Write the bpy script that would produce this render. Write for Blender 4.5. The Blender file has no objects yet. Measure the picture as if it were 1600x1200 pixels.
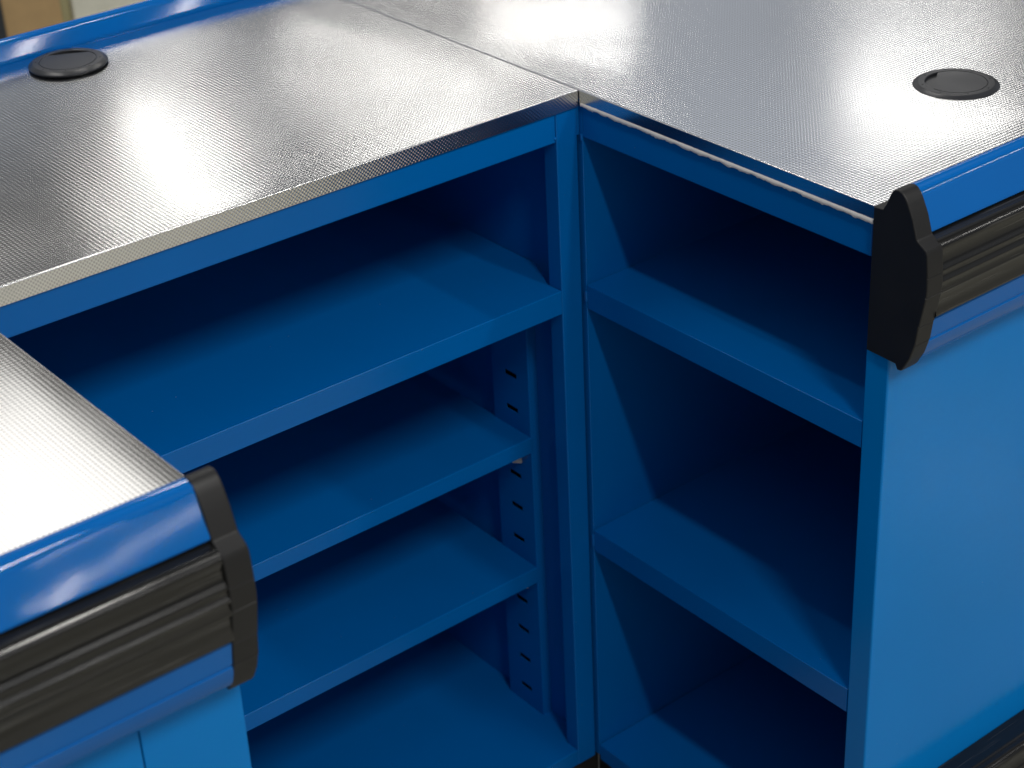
import bpy, bmesh, math, random
from mathutils import Vector, Matrix
random.seed(4)
SC = bpy.context.scene
COL = SC.collection

# ------------------------------------------------------------------ camera
cam_d = bpy.data.cameras.new('camera')
cam = bpy.data.objects.new('camera', cam_d)
COL.objects.link(cam)
FWD = Vector((0.52780749, 0.69066881, -0.49436409))
RGT = Vector((0.77807362, -0.62658218, -0.04467899))
UPV = Vector((0.34061812, 0.36106975, 0.86810594))
CP = Vector((-1.17012974, -1.39581891, 0.6964092))
m = Matrix((RGT, UPV, -FWD)).transposed().to_4x4()
m.translation = CP
cam.matrix_world = m
cam_d.sensor_width = 36
cam_d.lens = 2969.6 / 1600 * 36
cam_d.clip_start = 0.05
cam_d.clip_end = 200
cam_d.dof.use_dof = True
cam_d.dof.focus_distance = 1.80
cam_d.dof.aperture_fstop = 8.0
SC.camera = cam

# ------------------------------------------------------------------ world: the dim surroundings of a lit hall
W = bpy.data.worlds.new('World')
SC.world = W
W.use_nodes = True
nt = W.node_tree
bg = nt.nodes['Background']
tc = nt.nodes.new('ShaderNodeTexCoord')
sx = nt.nodes.new('ShaderNodeSeparateXYZ')
nt.links.new(tc.outputs['Generated'], sx.inputs[0])
hr = nt.nodes.new('ShaderNodeMapRange')          # walls are dimmer than the lit ceiling
hr.interpolation_type = 'SMOOTHSTEP'
hr.inputs['From Min'].default_value = -0.02
hr.inputs['From Max'].default_value = 0.30
hr.inputs['To Min'].default_value = 0.28
hr.inputs['To Max'].default_value = 1.0
nt.links.new(sx.outputs['Z'], hr.inputs['Value'])
no = nt.nodes.new('ShaderNodeTexNoise')
no.inputs['Scale'].default_value = 3.2
no.inputs['Detail'].default_value = 2
nt.links.new(tc.outputs['Generated'], no.inputs['Vector'])
rp = nt.nodes.new('ShaderNodeValToRGB')
rp.color_ramp.elements[0].position = 0.41
rp.color_ramp.elements[0].color = (0.10, 0.097, 0.092, 1)
rp.color_ramp.elements[1].position = 0.60
rp.color_ramp.elements[1].color = (0.56, 0.60, 0.67, 1)
nt.links.new(no.outputs['Fac'], rp.inputs['Fac'])
nt.links.new(rp.outputs['Color'], bg.inputs['Color'])
mw = nt.nodes.new('ShaderNodeMath'); mw.operation = 'MULTIPLY'; mw.inputs[1].default_value = 0.78
nt.links.new(hr.outputs['Result'], mw.inputs[0])
nt.links.new(mw.outputs[0], bg.inputs['Strength'])

# ------------------------------------------------------------------ ceiling strip lamps, and unseen lamps added as fill
def lamp(x, y, length=1.2, radiance=16.0, z=2.8, w=0.10, rot=0.0):
    d = bpy.data.lights.new('ceiling_and_fill_lamp', 'AREA')
    d.shape = 'RECTANGLE'
    d.size = w
    d.size_y = length
    d.energy = radiance * math.pi * w * length
    d.color = (1.0, 0.97, 0.92)
    o = bpy.data.objects.new('ceiling_and_fill_lamp', d)
    o.location = (x, y, z)
    o.rotation_euler = (0, 0, rot)
    COL.objects.link(o)
NEAR = 78.0
for x in (-1.0, 0.28, 1.55):
    lamp(x, -2.8, radiance=NEAR * (1.45 if x == -1.0 else 0.88), w=0.12)
for y in (-6.9, -11.0, -15.0):  # unseen rows added to brighten the front faces and streak the bumpers
    for x in (-1.0, 0.28, 1.55, 2.8, 3.8):
        lamp(x, y, radiance=NEAR * 0.5)
for x in (-0.8, 0.7, 2.2):  # added lamps that brighten the boards behind
    lamp(x, 1.5, radiance=NEAR * 0.5)
for x, y in ((3.55, -12.9), (3.85, -14.7), (4.6, -14.0)):
    lamp(x, y, 1.0, NEAR * 0.42, w=0.13, rot=-1.05)
lamp(5.7, -4.9, 1.2, NEAR * 0.5, w=0.2)  # unseen lamp added for a soft light patch on the side panel
FAR = 7.8
lamp(2.80, 6.40, 1.25, FAR, w=0.16, rot=-0.10)
lamp(2.42, 5.70, 0.80, FAR * 1.1, w=0.14, rot=math.pi / 2)
lamp(4.00, 6.40, 1.30, FAR * 1.1, w=0.16, rot=0.30)
lamp(3.80, 5.66, 1.10, FAR * 1.0, w=0.12, rot=math.pi / 2)
lamp(5.32, 6.50, 1.00, FAR * 1.9, w=0.20, rot=0.35)
lamp(5.76, 4.20, 1.15, FAR * 0.95, w=0.34)
lamp(5.10, 3.85, 0.80, FAR * 0.6, w=0.12, rot=math.pi / 2)
lamp(0.86, 4.10, 1.60, FAR * 0.19, w=0.90)  # broad panel, widened to whiten the reflection in the front-left top

SC.view_settings.view_transform = 'Standard'
SC.view_settings.look = 'None'
SC.view_settings.exposure = 0
SC.view_settings.gamma = 1
SC.cycles.use_denoising = True

# ------------------------------------------------------------------ materials
def mat(name):
    M = bpy.data.materials.new(name)
    M.use_nodes = True
    return M, M.node_tree, M.node_tree.nodes['Principled BSDF']

def nd(t, kind, **kw):
    n = t.nodes.new(kind)
    for k, v in kw.items():
        setattr(n, k, v)
    return n

def mth(t, op, a, b=None):
    n = t.nodes.new('ShaderNodeMath')
    n.operation = op
    for i, v in enumerate((a, b)):
        if v is None:
            continue
        if isinstance(v, (int, float)):
            n.inputs[i].default_value = v
        else:
            t.links.new(v, n.inputs[i])
    return n.outputs[0]

def geo_pos(t):
    return t.nodes.new('ShaderNodeNewGeometry')

def paint(name, col, rough=0.28, peel=0.35, spec=0.5, vary=0.14):
    M, t, b = mat(name)
    g = geo_pos(t)
    n1 = nd(t, 'ShaderNodeTexNoise'); n1.inputs['Scale'].default_value = 420; n1.inputs['Detail'].default_value = 2
    n2 = nd(t, 'ShaderNodeTexNoise'); n2.inputs['Scale'].default_value = 5; n2.inputs['Detail'].default_value = 4
    n3 = nd(t, 'ShaderNodeTexNoise'); n3.inputs['Scale'].default_value = 14; n3.inputs['Detail'].default_value = 5
    for n in (n1, n2, n3):
        t.links.new(g.outputs['Position'], n.inputs['Vector'])
    bp = nd(t, 'ShaderNodeBump'); bp.inputs['Strength'].default_value = peel; bp.inputs['Distance'].default_value = 0.00016
    t.links.new(n1.outputs['Fac'], bp.inputs['Height'])
    t.links.new(bp.outputs['Normal'], b.inputs['Normal'])
    mx = nd(t, 'ShaderNodeMix', data_type='RGBA')
    mx.inputs[6].default_value = (*[c * 0.90 for c in col], 1)
    mx.inputs[7].default_value = (*[c * 1.08 for c in col], 1)
    t.links.new(n2.outputs['Fac'], mx.inputs[0])
    # sparse dust specks and faint rub marks
    n4 = nd(t, 'ShaderNodeTexVoronoi'); n4.inputs['Scale'].default_value = 55; n4.inputs['Randomness'].default_value = 1.0
    n5 = nd(t, 'ShaderNodeTexNoise'); n5.inputs['Scale'].default_value = 31; n5.inputs['Detail'].default_value = 6
    for n in (n4, n5):
        t.links.new(g.outputs['Position'], n.inputs['Vector'])
    spk = mth(t, 'MULTIPLY', mth(t, 'LESS_THAN', n4.outputs['Distance'], 0.035), mth(t, 'GREATER_THAN', n5.outputs['Fac'], 0.55))
    mk = nd(t, 'ShaderNodeMix', data_type='RGBA')
    mk.inputs[7].default_value = (0.30, 0.36, 0.42, 1)
    t.links.new(mth(t, 'MULTIPLY', spk, 0.30), mk.inputs[0]); t.links.new(mx.outputs[2], mk.inputs[6])
    t.links.new(mk.outputs[2], b.inputs['Base Color'])
    t.links.new(mth(t, 'ADD', mth(t, 'MULTIPLY', n3.outputs['Fac'], vary), rough - vary / 2), b.inputs['Roughness'])
    b.inputs['Specular IOR Level'].default_value = spec
    return M

BLUE = (0.0, 0.130, 0.450)
M_blue = paint('blue_powder_coat', BLUE, rough=0.21, spec=0.22)
M_panel = paint('brightened_blue_panel', (0.0, 0.200, 0.60), rough=0.17, peel=0.30, spec=0.19)  # same blue paint, base lightened in place of stronger light on these faces
M_blue_gloss = paint('glossy_blue_profile', (0.0, 0.126, 0.46), rough=0.045, peel=0.04, spec=0.28, vary=0.03)

def steel(name, plane=None, rough=0.12, amp=0.008, steep=0.05, pitch=0.0041, diag=False):
    M, t, b = mat(name)
    b.inputs['Metallic'].default_value = 1
    b.inputs['Base Color'].default_value = (0.74, 0.745, 0.75, 1)
    g = geo_pos(t)
    n3 = nd(t, 'ShaderNodeTexNoise'); n3.inputs['Scale'].default_value = 9; n3.inputs['Detail'].default_value = 5
    t.links.new(g.outputs['Position'], n3.inputs['Vector'])
    t.links.new(mth(t, 'ADD', mth(t, 'MULTIPLY', n3.outputs['Fac'], 0.09), rough - 0.045), b.inputs['Roughness'])
    b.inputs['Specular IOR Level'].default_value = 0.5
    if plane:
        s = nd(t, 'ShaderNodeSeparateXYZ')
        t.links.new(g.outputs['Position'], s.inputs[0])
        ax = {'z': ('X', 'Y'), 'y': ('X', 'Z'), 'x': ('Y', 'Z')}[plane]
        k = 2 * math.pi / pitch
        slopes = {}
        if diag:      # pads staggered: work along the two diagonals
            A, B = s.outputs[ax[0]], s.outputs[ax[1]]
            co = {ax[0]: mth(t, 'MULTIPLY', mth(t, 'ADD', A, B), 0.70711), ax[1]: mth(t, 'MULTIPLY', mth(t, 'SUBTRACT', A, B), 0.70711)}
        else:
            co = {a: s.outputs[a] for a in ax}
        for a in ax:
            sn = mth(t, 'SINE', mth(t, 'MULTIPLY', co[a], k))
            slopes[a] = mth(t, 'ADD', mth(t, 'MULTIPLY', sn, amp), mth(t, 'MULTIPLY', mth(t, 'POWER', sn, 13.0), steep))
        # base colour darkened between the pads to paint in the relief's shade
        cs = [mth(t, 'COSINE', mth(t, 'MULTIPLY', co[a], k)) for a in ax]
        pad = mth(t, 'MULTIPLY', mth(t, 'ADD', mth(t, 'ADD', cs[0], cs[1]), 2.0), 0.25)
        mr = nd(t, 'ShaderNodeMapRange'); mr.interpolation_type = 'SMOOTHSTEP'
        mr.inputs['From Min'].default_value = 0.15; mr.inputs['From Max'].default_value = 0.62
        t.links.new(pad, mr.inputs['Value'])
        mc = nd(t, 'ShaderNodeMix', data_type='RGBA')
        mc.inputs[6].default_value = (0.58, 0.58, 0.58, 1)
        mc.inputs[7].default_value = (0.86, 0.865, 0.87, 1)
        t.links.new(mr.outputs[0], mc.inputs[0])
        t.links.new(mc.outputs[2], b.inputs['Base Color'])
        c = nd(t, 'ShaderNodeCombineXYZ')
        if diag:
            p_, q_ = slopes[ax[0]], slopes[ax[1]]
            slopes = {ax[0]: mth(t, 'MULTIPLY', mth(t, 'ADD', p_, q_), 0.70711), ax[1]: mth(t, 'MULTIPLY', mth(t, 'SUBTRACT', p_, q_), 0.70711)}
        for a in ax:
            t.links.new(slopes[a], c.inputs[a])
        ad = nd(t, 'ShaderNodeVectorMath', operation='ADD')
        t.links.new(g.outputs['Normal'], ad.inputs[0]); t.links.new(c.outputs[0], ad.inputs[1])
        nm = nd(t, 'ShaderNodeVectorMath', operation='NORMALIZE')
        t.links.new(ad.outputs[0], nm.inputs[0])
        t.links.new(nm.outputs[0], b.inputs['Normal'])
    return M

M_emb_top = steel('embossed_steel_top', 'z')
M_emb_soft = steel('embossed_steel_worn', 'z', amp=0.004, steep=0.018)
M_emb_frt = steel('embossed_steel_skirt', 'y', rough=0.20, amp=0.06, steep=0.10, pitch=0.0029, diag=True)
M_steel = steel('plain_steel', None, rough=0.20)

def plastic(name, col, rough, bump=0.0, scale=600, spec=0.5, scuff=0.0):
    M, t, b = mat(name)
    g = geo_pos(t)
    n1 = nd(t, 'ShaderNodeTexNoise'); n1.inputs['Scale'].default_value = scale; n1.inputs['Detail'].default_value = 3
    n2 = nd(t, 'ShaderNodeTexNoise'); n2.inputs['Scale'].default_value = 22; n2.inputs['Detail'].default_value = 6
    for n in (n1, n2):
        t.links.new(g.outputs['Position'], n.inputs['Vector'])
    if bump:
        bp = nd(t, 'ShaderNodeBump'); bp.inputs['Strength'].default_value = bump; bp.inputs['Distance'].default_value = 0.0003
        t.links.new(n1.outputs['Fac'], bp.inputs['Height'])
        t.links.new(bp.outputs['Normal'], b.inputs['Normal'])
    mx = nd(t, 'ShaderNodeMix', data_type='RGBA')
    mx.inputs[6].default_value = (*[c * 0.8 for c in col], 1)
    mx.inputs[7].default_value = (*[c * 1.2 for c in col], 1)
    t.links.new(n2.outputs['Fac'], mx.inputs[0])
    col_out = mx.outputs[2]
    if scuff:      # long grey rub marks running along the strip
        mp = nd(t, 'ShaderNodeMapping'); mp.inputs['Scale'].default_value = (9, 420, 420)
        n6 = nd(t, 'ShaderNodeTexNoise'); n6.inputs['Scale'].default_value = 1.0; n6.inputs['Detail'].default_value = 4
        t.links.new(g.outputs['Position'], mp.inputs['Vector']); t.links.new(mp.outputs[0], n6.inputs['Vector'])
        r6 = nd(t, 'ShaderNodeMapRange'); r6.inputs['From Min'].default_value = 0.60; r6.inputs['From Max'].default_value = 0.74; r6.inputs['To Max'].default_value = scuff
        t.links.new(n6.outputs['Fac'], r6.inputs['Value'])
        m6 = nd(t, 'ShaderNodeMix', data_type='RGBA'); m6.inputs[7].default_value = (0.16, 0.155, 0.145, 1)
        t.links.new(r6.outputs[0], m6.inputs[0]); t.links.new(col_out, m6.inputs[6])
        col_out = m6.outputs[2]
    t.links.new(col_out, b.inputs['Base Color'])
    t.links.new(mth(t, 'ADD', mth(t, 'MULTIPLY', n2.outputs['Fac'], 0.2), rough - 0.1), b.inputs['Roughness'])
    b.inputs['Specular IOR Level'].default_value = spec
    return M

M_cap = plastic('matt_black_plastic', (0.010, 0.010, 0.0105), 0.48, 0.25, spec=0.4)
M_rubber = plastic('glossy_black_rubber', (0.009, 0.0088, 0.008), 0.16, 0.12, 260, scuff=0.35)
M_grom = plastic('dark_grey_plastic', (0.020, 0.021, 0.024), 0.32, 0.12)
M_hole = plastic('recess_shade_black', (0.004, 0.004, 0.004), 0.6)  # near-black colour stands in for the shade inside slots and holes
M_foam = plastic('grey_foam_tape', (0.78, 0.75, 0.72), 0.95, 0.9, 500)
M_clip = plastic('pale_zinc_clip', (0.55, 0.53, 0.48), 0.4)
M_floor = plastic('beige_floor', (0.40, 0.385, 0.315), 0.18, 0.05, 60)
M_brown = plastic('tan_brown_board', (0.52, 0.345, 0.16), 0.7, 0.2, 80)
M_cream = plastic('cream_board', (0.82, 0.80, 0.66), 0.6, 0.1, 80)
M_dark = plastic('dark_post', (0.03, 0.035, 0.04), 0.5)
M_kick = plastic('black_kick_plate', (0.012, 0.011, 0.010), 0.6)

# ------------------------------------------------------------------ mesh helpers
def link(name, bm, mats, parent=None, smooth=False, label=None, kind=None):
    me = bpy.data.meshes.new(name)
    bm.normal_update()
    bm.to_mesh(me); bm.free()
    if not isinstance(mats, (list, tuple)):
        mats = [mats]
    for mm in mats:
        me.materials.append(mm)
    if smooth:
        for p in me.polygons:
            p.use_smooth = True
    o = bpy.data.objects.new(name, me)
    COL.objects.link(o)
    if parent is not None:
        o.parent = parent
    if label: o['label'] = label
    if kind: o['kind'] = kind
    return o

def box_bm(x0, x1, y0, y1, z0, z1, bev=0.0008, bm=None, seg=2):
    own = bm is None
    b = bmesh.new()
    bmesh.ops.create_cube(b, size=1)
    for v in b.verts:
        v.co = Vector(((x0 + x1) / 2 + v.co.x * (x1 - x0), (y0 + y1) / 2 + v.co.y * (y1 - y0), (z0 + z1) / 2 + v.co.z * (z1 - z0)))
    if bev:
        bev = min(bev, 0.4 * min(abs(x1 - x0), abs(y1 - y0), abs(z1 - z0)))
        bmesh.ops.bevel(b, geom=list(b.edges), offset=bev, segments=seg, affect='EDGES', profile=0.5)
    if own:
        return b
    me = bpy.data.meshes.new('tmp'); b.to_mesh(me); b.free(); bm.from_mesh(me); bpy.data.meshes.remove(me)
    return bm

def box(name, lims, M, parent, bev=0.0008, **kw):
    return link(name, box_bm(*lims, bev=bev), M, parent, **kw)

def thing(name, label, cat, loc=(0, 0, 0), group=None):
    o = bpy.data.objects.new(name, None)
    COL.objects.link(o)
    o.location = loc
    o['label'] = label; o['category'] = cat
    if group: o['group'] = group
    return o

def keep(o):
    """children are modelled in world coordinates under an empty at its base"""
    for c in o.children:
        c.location = -Vector(o.location)

def extrude_profile(pts, a0, a1, axis, place, closed=True, bev=0.0, seg=2):
    """pts: (u, z) outline; place(u, a, z) -> world vector; a runs a0..a1"""
    b = bmesh.new()
    r0 = [b.verts.new(place(u, a0, z)) for u, z in pts]
    r1 = [b.verts.new(place(u, a1, z)) for u, z in pts]
    n = len(pts)
    for i in range(n if closed else n - 1):
        j = (i + 1) % n
        b.faces.new((r0[i], r0[j], r1[j], r1[i]))
    if closed:
        b.faces.new(r0[::-1]); b.faces.new(r1)
    bmesh.ops.recalc_face_normals(b, faces=list(b.faces))
    if bev:
        caps = [f for f in b.faces if len(f.verts) == n]
        es = set(e for f in caps for e in f.edges)
        bmesh.ops.bevel(b, geom=list(es), offset=bev, segments=seg, affect='EDGES', profile=0.5)
    return b

def rounded(pts, r=0.002, seg=3):
    """round the corners of an outline (closed)"""
    out = []
    n = len(pts)
    for i in range(n):
        p0, p1, p2 = Vector(pts[i - 1]), Vector(pts[i]), Vector(pts[(i + 1) % n])
        a, c = (p0 - p1), (p2 - p1)
        rr = min(r, a.length * 0.45, c.length * 0.45)
        A = p1 + a.normalized() * rr; C_ = p1 + c.normalized() * rr
        for k in range(seg + 1):
            s = k / seg
            q = A * (1 - s) ** 2 + p1 * 2 * s * (1 - s) + C_ * s ** 2
            out.append((q.x, q.y))
    return out

def smooth_by_angle(o, deg=35):
    me = o.data
    for p in me.polygons:
        p.use_smooth = True
    b = bmesh.new(); b.from_mesh(me)
    lim = math.radians(deg)
    for e in b.edges:
        if len(e.link_faces) == 2 and e.calc_face_angle(0) > lim:
            e.smooth = False
    b.to_mesh(me); b.free()
    w = o.modifiers.new('weighted_normals', 'WEIGHTED_NORMAL')
    w.keep_sharp = True
    w.weight = 100

def warp_none(x, y): return 0.0

def steel_top(x0, x1, y0, y1, warp, parent, border, step=0.01, skirts=(), thick=0.0012):
    """sheet steel top: embossed field with a gentle real unevenness, plain folded border, folded-down skirts.
    border: dict side -> width of the plain strip;  skirts: dict side -> (depth, material index)"""
    b = bmesh.new()
    bx0, bx1 = border.get('-x', 0), border.get('+x', 0)
    by0, by1 = border.get('-y', 0), border.get('+y', 0)
    nx = max(2, round((x1 - x0 - bx0 - bx1) / step)); ny = max(2, round((y1 - y0 - by0 - by1) / step))
    xs = [x0 + bx0 + (x1 - x0 - bx0 - bx1) * i / nx for i in range(nx + 1)]
    ys = [y0 + by0 + (y1 - y0 - by0 - by1) * i / ny for i in range(ny + 1)]
    if bx0: xs = [x0] + xs
    if bx1: xs = xs + [x1]
    if by0: ys = [y0] + ys
    if by1: ys = ys + [y1]
    V = [[b.verts.new((x, y, warp(x, y))) for y in ys] for x in xs]
    for i in range(len(xs) - 1):
        for j in range(len(ys) - 1):
            f = b.faces.new((V[i][j], V[i + 1][j], V[i + 1][j + 1], V[i][j + 1]))
            f.smooth = True
            edge = (bx0 and i == 0) or (bx1 and i == len(xs) - 2) or (by0 and j == 0) or (by1 and j == len(ys) - 2)
            f.material_index = 1 if edge else 0
    return link('steel_top', b, [M_emb_top, M_steel], parent)

def fold(name, axis, a0, a1, c, out, depth, M, parent, r=0.0011, z0=0.0, thick=0.001):
    """rounded fold at the sheet's edge and the skirt below it. axis 'x': runs along x at y=c, facing out (-1/+1 in y)"""
    pts = []
    n = 5
    for k in range(n + 1):
        a = math.pi / 2 * k / n
        pts.append((-r + r * math.sin(a), z0 - r + r * math.cos(a)))
    prof = pts + [(0, z0 - depth), (-thick, z0 - depth), (-thick, z0 - r - 0.0005), (-r, z0 - 0.0008)]
    def place(u, a, z):
        return Vector((a, c + out * u, z)) if axis == 'x' else Vector((c + out * u, a, z))
    b = extrude_profile(prof, a0, a1, axis, place)
    mats = [M_steel, M]
    for f in b.faces:
        f.material_index = 0
        nz = f.normal.z
        if abs(nz) < 0.1 and f.calc_area() > (a1 - a0) * depth * 0.5:
            f.material_index = 1
    o = link(name, b, mats, parent)
    smooth_by_angle(o, 25)
    return o

# ------------------------------------------------------------------ bumper (blue shell, black rubber, black end cap)
UP_SHELL = [(-0.0125, 0.0004), (-0.0110, 0.0040), (-0.0062, 0.0170), (-0.0042, 0.0203), (-0.0010, 0.0224), (0.0030, 0.0229),
            (0.0072, 0.0217), (0.0100, 0.0200), (0.0125, 0.0155), (0.0248, -0.0128), (0.0246, -0.0150), (0.0205, -0.0165),
            (0.0005, -0.0165), (0.0005, -0.0025), (-0.0125, -0.0025)]
def groove(u, z, d=0.0011, h=0.0011):
    return [(u, z + h), (u - d, z + h * 0.4), (u - d, z - h * 0.4), (u, z - h)]
RUBBER = ([(0.0006, -0.0168), (0.0222, -0.0168), (0.0250, -0.0180), (0.0300, -0.0196), (0.0315, -0.0190), (0.0345, -0.0206), (0.0368, -0.0236), (0.0378, -0.0262),
           (0.0374, -0.0290), (0.0362, -0.0330), (0.0366, -0.0400), (0.0388, -0.0445), (0.0402, -0.0462), (0.0400, -0.0480), (0.0386, -0.0500),
           (0.0392, -0.0535), (0.0412, -0.0560), (0.0414, -0.0580), (0.0396, -0.0600), (0.0388, -0.0640), (0.0404, -0.0672), (0.0402, -0.0692),
           (0.0380, -0.0715), (0.0368, -0.0800), (0.0368, -0.0860), (0.0382, -0.0895), (0.0374, -0.0925), (0.0330, -0.0955), (0.0006, -0.0955)])
LOW_SHELL = ([(0.0006, -0.0960), (0.0322, -0.0960), (0.0334, -0.0975), (0.0330, -0.1000), (0.0312, -0.1120), (0.0307, -0.1160), (0.0290, -0.1172), (0.0290, -0.1186), (0.0302, -0.1196),
              (0.0290, -0.1250), (0.0262, -0.1340), (0.0230, -0.1395), (0.0180, -0.1430), (0.0100, -0.1445), (0.0006, -0.1445)])
CAP = [(-0.0232, 0.0004), (-0.0130, 0.0010), (-0.0095, 0.0070), (-0.0050, 0.0185), (-0.0020, 0.0226), (0.0030, 0.0240), (0.0075, 0.0228), (0.0115, 0.0190), (0.0145, 0.0140),
       (0.0205, 0.0020), (0.0262, -0.0148), (0.0275, -0.0165), (0.0370, -0.0225), (0.0390, -0.0270), (0.0402, -0.0380), (0.0410, -0.0470), (0.0404, -0.0475), (0.0412, -0.0480),
       (0.0414, -0.0580), (0.0410, -0.0660), (0.0402, -0.0666), (0.0408, -0.0672), (0.0385, -0.0800), (0.0352, -0.0965), (0.0342, -0.0972), (0.0346, -0.0980), (0.0322, -0.1160), (0.0312, -0.1168), (0.0315, -0.1178),
       (0.0270, -0.1320), (0.0205, -0.1440), (0.0180, -0.1470), (0.0135, -0.1475), (0.0110, -0.1425), (-0.0232, -0.1415)]

def bumper(parent, a0, a1, base, out, axis='x', cap_at=None, cap_t=0.021, low=True):
    """cap_at: (a, direction) outer face of the cap and the direction in which the cap's body goes"""
    def place(u, a, z):
        return Vector((a, base + out * u, z)) if axis == 'x' else Vector((base + out * u, a, z))
    o = link('bumper_shell', extrude_profile(UP_SHELL, a0, a1, axis, place), M_blue_gloss, parent); smooth_by_angle(o, 32)
    o = link('rubber_strip', extrude_profile(RUBBER, a0, a1, axis, place), M_rubber, parent); smooth_by_angle(o, 50)
    o = link('bumper_shell', extrude_profile(LOW_SHELL, a0, a1, axis, place), M_blue_gloss, parent, label='lower blue lip under the black rubber strip'); smooth_by_angle(o, 32)
    if cap_at is not None:
        c0, d = cap_at
        b = extrude_profile(CAP, c0, c0 + d * cap_t, axis, place, bev=0.0014, seg=3)
        o = link('end_cap', b, M_cap, parent); smooth_by_angle(o, 30)

# ------------------------------------------------------------------ cable grommet
def grommet(parent, cx, cy, z, lift, notch_deg, slit=False):
    R = 0.0428
    prof = [(0.0, lift - 0.0006), (0.0306, lift - 0.0006), (0.0306, lift + 0.0018), (0.0312, lift + 0.0022), (0.0372, lift + 0.0022), (0.0382, lift + 0.0019), (0.0415, lift + 0.0002),
            (0.0427, lift - 0.0008), (R, lift - 0.0020), (0.0420, lift - 0.0026), (0.0395, lift - 0.0026), (0.0395, 0.0)]
    N = 72
    b = bmesh.new()
    c = b.verts.new((cx, cy, z + prof[0][1]))
    rings = []
    for r, h in prof[1:]:
        rings.append([b.verts.new((cx + r * math.cos(2 * math.pi * k / N), cy + r * math.sin(2 * math.pi * k / N), z + h)) for k in range(N)])
    for k in range(N):
        b.faces.new((c, rings[0][k], rings[0][(k + 1) % N]))
        for i in range(len(rings) - 1):
            b.faces.new((rings[i][k], rings[i + 1][k], rings[i + 1][(k + 1) % N], rings[i][(k + 1) % N]))
    bmesh.ops.recalc_face_normals(b, faces=list(b.faces))
    ring = link('cable_grommet', b, M_grom, parent); smooth_by_angle(ring, 28)
    # the turning lid: a disc with a chord cut off for the cable
    rl = 0.0302
    th = math.radians(notch_deg)
    half = math.radians(48)
    b = bmesh.new()
    pts = []
    M_ = 60
    for k in range(M_ + 1):
        a = th + half + (2 * math.pi - 2 * half) * k / M_
        pts.append((rl * math.cos(a), rl * math.sin(a)))
    lo = [b.verts.new((cx + x, cy + y, z + lift - 0.0004)) for x, y in pts]
    hi = [b.verts.new((cx + x, cy + y, z + lift + 0.0020)) for x, y in pts]
    n = len(pts)
    for k in range(n):
        b.faces.new((lo[k], lo[(k + 1) % n], hi[(k + 1) % n], hi[k]))
    b.faces.new(hi)
    bmesh.ops.recalc_face_normals(b, faces=list(b.faces))
    es = [e for e in b.edges if all(v.co.z > z + lift + 0.001 for v in e.verts)]
    bmesh.ops.bevel(b, geom=es, offset=0.0004, segments=2, affect='EDGES')
    lid = link('grommet_lid', b, M_grom, ring); smooth_by_angle(lid, 28)
    for k in range(8):
        a = 2 * math.pi * (k + 0.3) / 8
        b = bmesh.new()
        bmesh.ops.create_cone(b, cap_ends=True, segments=10, radius1=0.0009, radius2=0.0009, depth=0.0004,
                              matrix=Matrix.Translation((cx + 0.0345 * math.cos(a), cy + 0.0345 * math.sin(a), z + lift + 0.00215)))
        link('screw_hole', b, M_hole, ring)

# ------------------------------------------------------------------ floor and the blurred things behind
fl = box('floor', (-9, 11, -9, 13, -1.0, -0.95), M_floor, None, bev=0)
fl['kind'] = 'structure'

# ================================================================== BACK COUNTER
T1 = (-0.45, 0.25, -0.95)
back = thing('checkout_counter', 'blue back counter with embossed steel top and three shelves left of the corner post', 'counter', T1, 'blue steel counter modules')
BX0 = -1.25
def warp_back(x, y):
    e = min(1, max(0, y / 0.06)) * min(1, max(0, -x / 0.06)) * min(1, max(0, (0.50 - y) / 0.06))
    h = 0.00042 * math.sin(10.5 * x + 3.5 * y + 0.4) + 0.00040 * math.sin(15 * y - 6 * x + 1.2) + 0.00012 * math.sin(23 * x + 9 * y)
    return h * e
steel_top(BX0, -0.0012, 0.0011, 0.5015, warp_back, back, {'-y': 0.0008, '+x': 0.0012})
fold('top_skirt', 'x', BX0, -0.0006, 0.0, -1, 0.0177, M_emb_frt, back)
fold('top_skirt', 'y', 0.0015, 0.50, -0.0004, 1, 0.0100, M_steel, back)
box('top_core', (BX0, -0.003, 0.003, 0.508, -0.0165, -0.0025), M_blue, back)
box('top_rail', (BX0, -0.0292, 0.0028, 0.0200, -0.0500, -0.0172), M_blue, back, 0.0012)
# corner post
link('corner_post', box_bm(-0.0285, -0.0008, 0.0025, 0.0240, -0.8745, -0.0172, 0.0013, seg=3), M_blue, back)
box('weld_bead', (-0.0318, -0.0285, 0.0016, 0.0050, -0.0470, -0.0435), M_blue, back, 0.0012)
box('corner_gusset', (-0.0006, 0.0026, 0.0034, 0.0200, -0.0500, -0.0172), M_blue, back, 0.0004)
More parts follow.
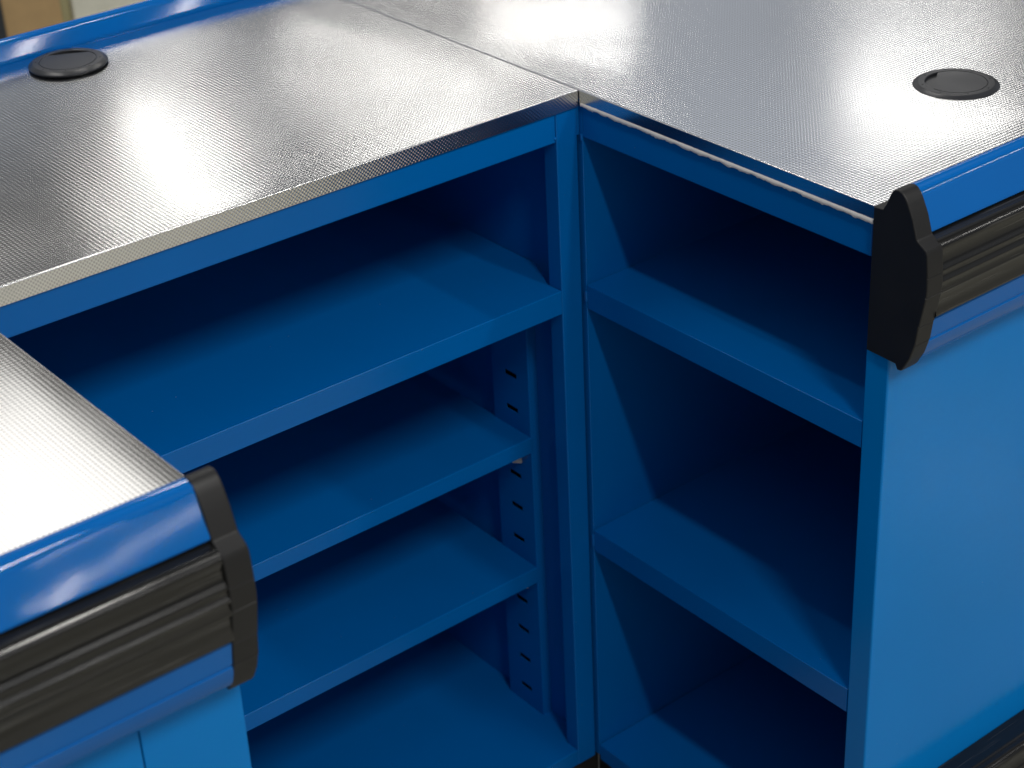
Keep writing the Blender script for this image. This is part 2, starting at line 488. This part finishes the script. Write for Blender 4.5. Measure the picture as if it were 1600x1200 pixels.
# shelves
def shelf(parent, x0, x1, y0, y1, z, lip, bev=0.0011):
    o = link('shelf', box_bm(x0, x1, y0, y1, z - 0.0012, z, 0), M_blue, parent)
    return o
def tray(parent, x0, x1, y0, y1, z, lip, side, label=None):
    """sheet shelf folded down along its front edge. side: '-y' front edge at y0; '-x' front edge at x0"""
    b = bmesh.new()
    if side == '-y':
        prof = [(y1, z), (y0 + 0.0012, z), (y0 + 0.00035, z - 0.00035), (y0, z - 0.0012), (y0, z - lip + 0.0006), (y0 + 0.0006, z - lip), (y0 + 0.012, z - lip), (y0 + 0.012, z - lip + 0.001), (y0 + 0.0015, z - lip + 0.001), (y0 + 0.0015, z - 0.0015), (y1, z - 0.0015)]
        b = extrude_profile(prof, x0, x1, 'x', lambda u, a, zz: Vector((a, u, zz)))
    else:
        prof = [(x1, z), (x0 + 0.0012, z), (x0 + 0.00035, z - 0.00035), (x0, z - 0.0012), (x0, z - lip + 0.0006), (x0 + 0.0006, z - lip), (x0 + 0.012, z - lip), (x0 + 0.012, z - lip + 0.001), (x0 + 0.0015, z - lip + 0.001), (x0 + 0.0015, z - 0.0015), (x1, z - 0.0015)]
        b = extrude_profile(prof, y0, y1, 'y', lambda u, a, zz: Vector((u, a, zz)))
    o = link('shelf', b, M_blue, parent, label=label); smooth_by_angle(o, 50)
    return o
# the fixed upper shelf is wider behind the post
def upper_shelf():
    b = bmesh.new()
    z = -0.2194
    pts = [(BX0 + 0.01, 0.0037), (-0.0290, 0.0037), (-0.0290, 0.0262), (-0.0075, 0.070), (-0.0062, 0.085), (-0.0062, 0.475), (BX0 + 0.01, 0.475)]
    hi = [b.verts.new((x, y, z)) for x, y in pts]; lo = [b.verts.new((x, y, z - 0.0014)) for x, y in pts]
    b.faces.new(hi); b.faces.new(lo[::-1])
    for i in range(1, len(pts)):
        j = (i + 1) % len(pts)
        b.faces.new((hi[i], lo[i], lo[j], hi[j]))
    prof = [(0.0037, z), (0.00285, z - 0.00035), (0.0025, z - 0.0012), (0.0025, z - 0.0270), (0.0031, z - 0.0276), (0.0145, z - 0.0276), (0.0145, z - 0.0266), (0.004, z - 0.0266), (0.0040, z - 0.0014)]
    r0 = [b.verts.new((BX0 + 0.01, y, zz)) for y, zz in prof]; r1 = [b.verts.new((-0.0290, y, zz)) for y, zz in prof]
    for i in range(len(prof) - 1):
        b.faces.new((r0[i], r0[i + 1], r1[i + 1], r1[i]))
    b.faces.new(r1)
    bmesh.ops.remove_doubles(b, verts=list(b.verts), dist=1e-5)
    bmesh.ops.recalc_face_normals(b, faces=list(b.faces))
    o = link('shelf', b, M_blue, back, label='fixed upper shelf reaching the front of the post'); smooth_by_angle(o, 50)
upper_shelf()
tray(back, BX0 + 0.01, -0.0162, 0.0813, 0.475, -0.4419, 0.0207, '-y', 'loose middle shelf set back on a slotted upright')
tray(back, BX0 + 0.01, -0.0168, 0.0813, 0.475, -0.6240, 0.0222, '-y', 'loose lower shelf set back on a slotted upright')
tray(back, BX0 + 0.01, -0.0290, 0.0028, 0.028, -0.8509, 0.0232, '-y', 'front lip of the bottom shelf')
box('bottom_shelf', (BX0 + 0.01, -0.0052, 0.0245, 0.475, -0.8528, -0.85086), M_blue, back, 0)
box('end_panel', (-0.0050, -0.0036, 0.0242, 0.49, -0.8745, -0.0175), M_blue, back, 0)
box('end_panel', (BX0, BX0 + 0.0014, 0.0030, 0.49, -0.8745, -0.0175), M_blue, back, 0)
box('back_panel', (BX0 + 0.002, -0.0052, 0.4755, 0.4895, -0.8745, -0.0175), M_blue, back, 0)
box('kick_plate', (BX0 + 0.01, 0.0090, 0.0095, 0.46, -0.9500, -0.8750), M_kick, back, 0)
# slotted upright: a channel with real slots
def slotted(parent, xw, xb, y0, y1, z0, z1):
    b = bmesh.new()
    slots = [-0.3702, -0.4157, -0.4612, -0.5057, -0.5510, -0.5966, -0.6420, -0.6877, -0.7332, -0.7781, -0.8232]
    hs = 0.0031
    ysl = [y0 + 0.0012, 0.1035, 0.1245, y1 - 0.0008]
    zs = [z0] + sum([[s - hs, s + hs] for s in sorted(slots)], []) + [z1]
    V = {}
    def v(y, z, x=xw):
        k = (round(x, 5), round(y, 5), round(z, 5))
        if k not in V: V[k] = b.verts.new((x, y, z))
        return V[k]
    for i in range(len(zs) - 1):
        for j in range(3):
            if j == 1 and i % 2 == 1:
                # the slot: its four thickness walls
                a, c, d, e = (ysl[1], zs[i]), (ysl[2], zs[i]), (ysl[2], zs[i + 1]), (ysl[1], zs[i + 1])
                for p, q in ((a, c), (c, d), (d, e), (e, a)):
                    b.faces.new((v(*p), v(*q), v(*q, xw + 0.0008), v(*p, xw + 0.0008)))
                continue
            b.faces.new((v(ysl[j], zs[i]), v(ysl[j], zs[i + 1]), v(ysl[j + 1], zs[i + 1]), v(ysl[j + 1], zs[i])))
    # folded edges and flanges
    def strip(p, q):
        vs = [(p[0], p[1], z0), (p[0], p[1], z1), (q[0], q[1], z1), (q[0], q[1], z0)]
        b.faces.new([b.verts.new(t) for t in vs])
    strip((xw, y0 + 0.0012), (xw + 0.00035, y0 + 0.00035)); strip((xw + 0.00035, y0 + 0.00035), (xw + 0.0012, y0)); strip((xw + 0.0012, y0), (xb, y0))
    strip((xw, y1 - 0.0008), (xw + 0.0008, y1)); strip((xw + 0.0008, y1), (xb, y1))
    o = link('slotted_upright', b, M_blue, parent)
    return o
slotted(back, -0.0178, -0.0052, 0.0813, 0.1490, -0.8508, -0.2212)
box('slot_shade_backing', (-0.0095, -0.0080, 0.0950, 0.1400, -0.8500, -0.2220), M_hole, back, 0)  # black sheet added behind the slots to paint the gap's shade
def clip(parent, y, z):
    prof = [(-0.0178, z + 0.0005), (-0.0340, z + 0.0005), (-0.0340, z - 0.0120), (-0.0310, z - 0.0150), (-0.0230, z - 0.0185), (-0.0180, z - 0.0205)]
    b = extrude_profile(prof, y, y + 0.012, 'y', lambda u, a, zz: Vector((u, a, zz)), bev=0.0004)
    link('shelf_clip', b, M_clip, parent)
clip(back, 0.100, -0.4640)
clip(back, 0.100, -0.6440)
bumper(back, BX0, 0.62, 0.5185, 1, 'x')
grommet(back, -0.3390, 0.4528, 0.0, 0.0036, 62)
keep(back)

# ================================================================== RIGHT COUNTER
T2 = (0.25, 0.0, -0.95)
right = thing('checkout_counter', 'blue right-hand counter with embossed steel top, two shelves and glossy blue side panel with light put into its colour', 'counter', T2, 'blue steel counter modules')
RX1 = 0.72
def warp_right(x, y):
    e = min(1, max(0, x / 0.05)) * min(1, max(0, (y + 0.41) / 0.05))
    h = 0.00045 * math.sin(9 * x + 6 * y + 2.0) + 0.00035 * math.sin(13 * y - 7 * x + 0.3) + 0.00010 * math.sin(21 * y + 10 * x)
    return h * e
steel_top(0.0016, RX1, -0.4060, 0.5015, warp_right, right, {'-x': 0.0010})
fold('top_skirt', 'y', -0.4060, -0.0012, 0.0004, -1, 0.0138, M_steel, right)
fold('top_skirt', 'y', -0.0006, 0.50, 0.0012, -1, 0.0100, M_steel, right)
box('top_core', (0.0016, RX1, -0.4190, 0.508, -0.0130, -0.0025), M_blue, right, 0)
# ragged foam tape under the fold
b = bmesh.new()
n = 150
rows = []
for i in range(n + 1):
    y = -0.3960 + (0.3930) * i / n
    s = 0.5 * math.sin(i * 0.31) + 0.5 * math.sin(i * 0.83 + 1) + random.uniform(-0.6, 0.6)
    d = 0.0039 + 0.0009 * s
    if y > -0.02: d *= 0.8
    px = -0.0006 + random.uniform(-0.0002, 0.0002)
    rows.append([b.verts.new((px + 0.0022, y, -0.0128)), b.verts.new((px, y, -0.0136)), b.verts.new((px - 0.0002, y, -0.0136 - d * 0.6)), b.verts.new((px + 0.0004, y, -0.0136 - d)), b.verts.new((px + 0.0030, y, -0.0136 - d + 0.0004))])
for i in range(n):
    for k in range(4):
        b.faces.new((rows[i][k], rows[i][k + 1], rows[i + 1][k + 1], rows[i + 1][k]))
bmesh.ops.recalc_face_normals(b, faces=list(b.faces))
link('foam_tape', b, M_foam, right, smooth=True)
box('top_rail', (0.0030, 0.020, -0.3925, -0.0012, -0.0515, -0.0132), M_blue, right, 0.0011)
tray(right, 0.0030, 0.60, -0.3920, -0.0024, -0.2212, 0.0290, '-x', 'upper shelf of the right-hand counter')
tray(right, 0.0030, 0.60, -0.3920, -0.0024, -0.5375, 0.0290, '-x', 'lower shelf of the right-hand counter')
tray(right, 0.0030, 0.60, -0.3920, -0.0024, -0.8568, 0.0240, '-x', 'bottom shelf of the right-hand counter')
# inner end wall with its folded front edge
link('end_panel', box_bm(0.0030, 0.60, -0.0010, 0.0230, -0.8745, -0.0175, 0.0009), M_blue, right)
box('weld_bead', (0.0012, 0.0040, -0.0022, 0.0012, -0.2420, -0.2290), M_blue, right, 0.0011)
box('weld_bead', (0.0012, 0.0040, -0.0022, 0.0012, -0.5600, -0.5440), M_blue, right, 0.0011)
box('weld_bead', (0.0010, 0.0040, -0.0020, 0.0012, -0.0560, -0.0480), M_blue, right, 0.0011)
# side post and glossy side panel
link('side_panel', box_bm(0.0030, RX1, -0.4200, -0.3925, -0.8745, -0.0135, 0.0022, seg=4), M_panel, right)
box('back_panel', (0.60, 0.605, -0.416, -0.001, -0.8745, -0.0135), M_blue, right, 0)
box('kick_plate', (0.0100, 0.59, -0.38, 0.0085, -0.9500, -0.8812), M_kick, right, 0)
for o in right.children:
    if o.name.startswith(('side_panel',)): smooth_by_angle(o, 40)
bumper(right, 0.0170, RX1, -0.4202, -1, 'x', cap_at=(-0.0022, 1))
# low bumper near the floor
LOWR = [(u, z - 0.6745) for u, z in RUBBER]
LOWB = [(u, z - 0.6745) for u, z in LOW_SHELL]
pl = lambda u, a, z: Vector((a, -0.4202 - u, z))
o = link('rubber_strip', extrude_profile(LOWR, 0.012, RX1, 'x', pl), M_rubber, right, label='low black rubber strip near the floor'); smooth_by_angle(o, 50)
o = link('bumper_shell', extrude_profile(LOWB, 0.012, RX1, 'x', pl), M_blue_gloss, right, label='blue lip under the low rubber strip'); smooth_by_angle(o, 32)
grommet(right, 0.2735, -0.2588, 0.0, 0.0014, 125)
keep(right)

# ================================================================== FRONT LEFT COUNTER
T3 = (-0.97, -0.2, -0.95)
front = thing('checkout_counter', 'blurred blue counter in the left foreground with bright steel top and black end cap', 'counter', T3, 'blue steel counter modules')
FX = -0.6720
FY = -0.4020
def warp_front(x, y):
    d = (FX - x)
    s = max(0.0, 1 - d / 0.034)
    return -0.00045 * s * s + 0.0003 * math.sin(11 * x + 7 * y)
steel_top(-1.30, FX - 0.0011, FY - 0.002, -0.0030, warp_front, front, {'+x': 0.001}, step=0.006)
front_top = [c for c in front.children if c.name.startswith('steel_top')][0]
front_top.data.materials[0] = M_emb_soft
fold('top_skirt', 'y', FY, -0.0030, FX, 1, 0.0150, M_steel, front, z0=-0.0008)
box('top_core', (-1.30, FX - 0.004, FY + 0.001, -0.0030, -0.0150, -0.0040), M_blue, front, 0)
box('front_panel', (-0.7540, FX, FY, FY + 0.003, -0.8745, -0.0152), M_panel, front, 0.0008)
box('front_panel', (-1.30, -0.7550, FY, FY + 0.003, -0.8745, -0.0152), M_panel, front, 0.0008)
box('side_panel', (FX - 0.0030, FX, FY + 0.0032, -0.0030, -0.8745, -0.0162), M_blue, front, 0.0008)
box('kick_plate', (-1.29, FX - 0.03, FY + 0.03, -0.03, -0.9500, -0.8750), M_kick, front, 0)
bumper(front, -1.30, FX - 0.0180, FY - 0.0002, -1, 'x', cap_at=(FX + 0.0022, -1))
keep(front)

# ------------------------------------------------------------------ blurred things behind
def board(name, label, cat, lims, M):
    o = thing(name, label, cat, ((lims[0] + lims[1]) / 2, (lims[2] + lims[3]) / 2, -0.95))
    box('panel', lims, M, o, 0.004)
    keep(o)
board('brown_board', 'tan brown board out of focus behind the blue rail in the top left corner', 'board', (0.322, 0.4515, 2.20, 2.24, -0.95, 0.0), M_brown)
board('cream_board', 'pale cream board out of focus right of the tan brown one behind the blue rail', 'board', (0.478, 1.25, 2.20, 2.26, -0.95, 0.0), M_cream)
board('edge_strip', 'narrow olive strip between the tan brown and the pale cream boards behind the rail', 'strip', (0.4525, 0.4770, 2.21, 2.25, -0.95, 0.0), plastic('olive_strip', (0.42, 0.38, 0.20), 0.6))
board('dark_post', 'dark grey post at the very left edge behind the blue rail', 'post', (0.16, 0.3205, 2.19, 2.25, -0.95, 0.0), M_dark)
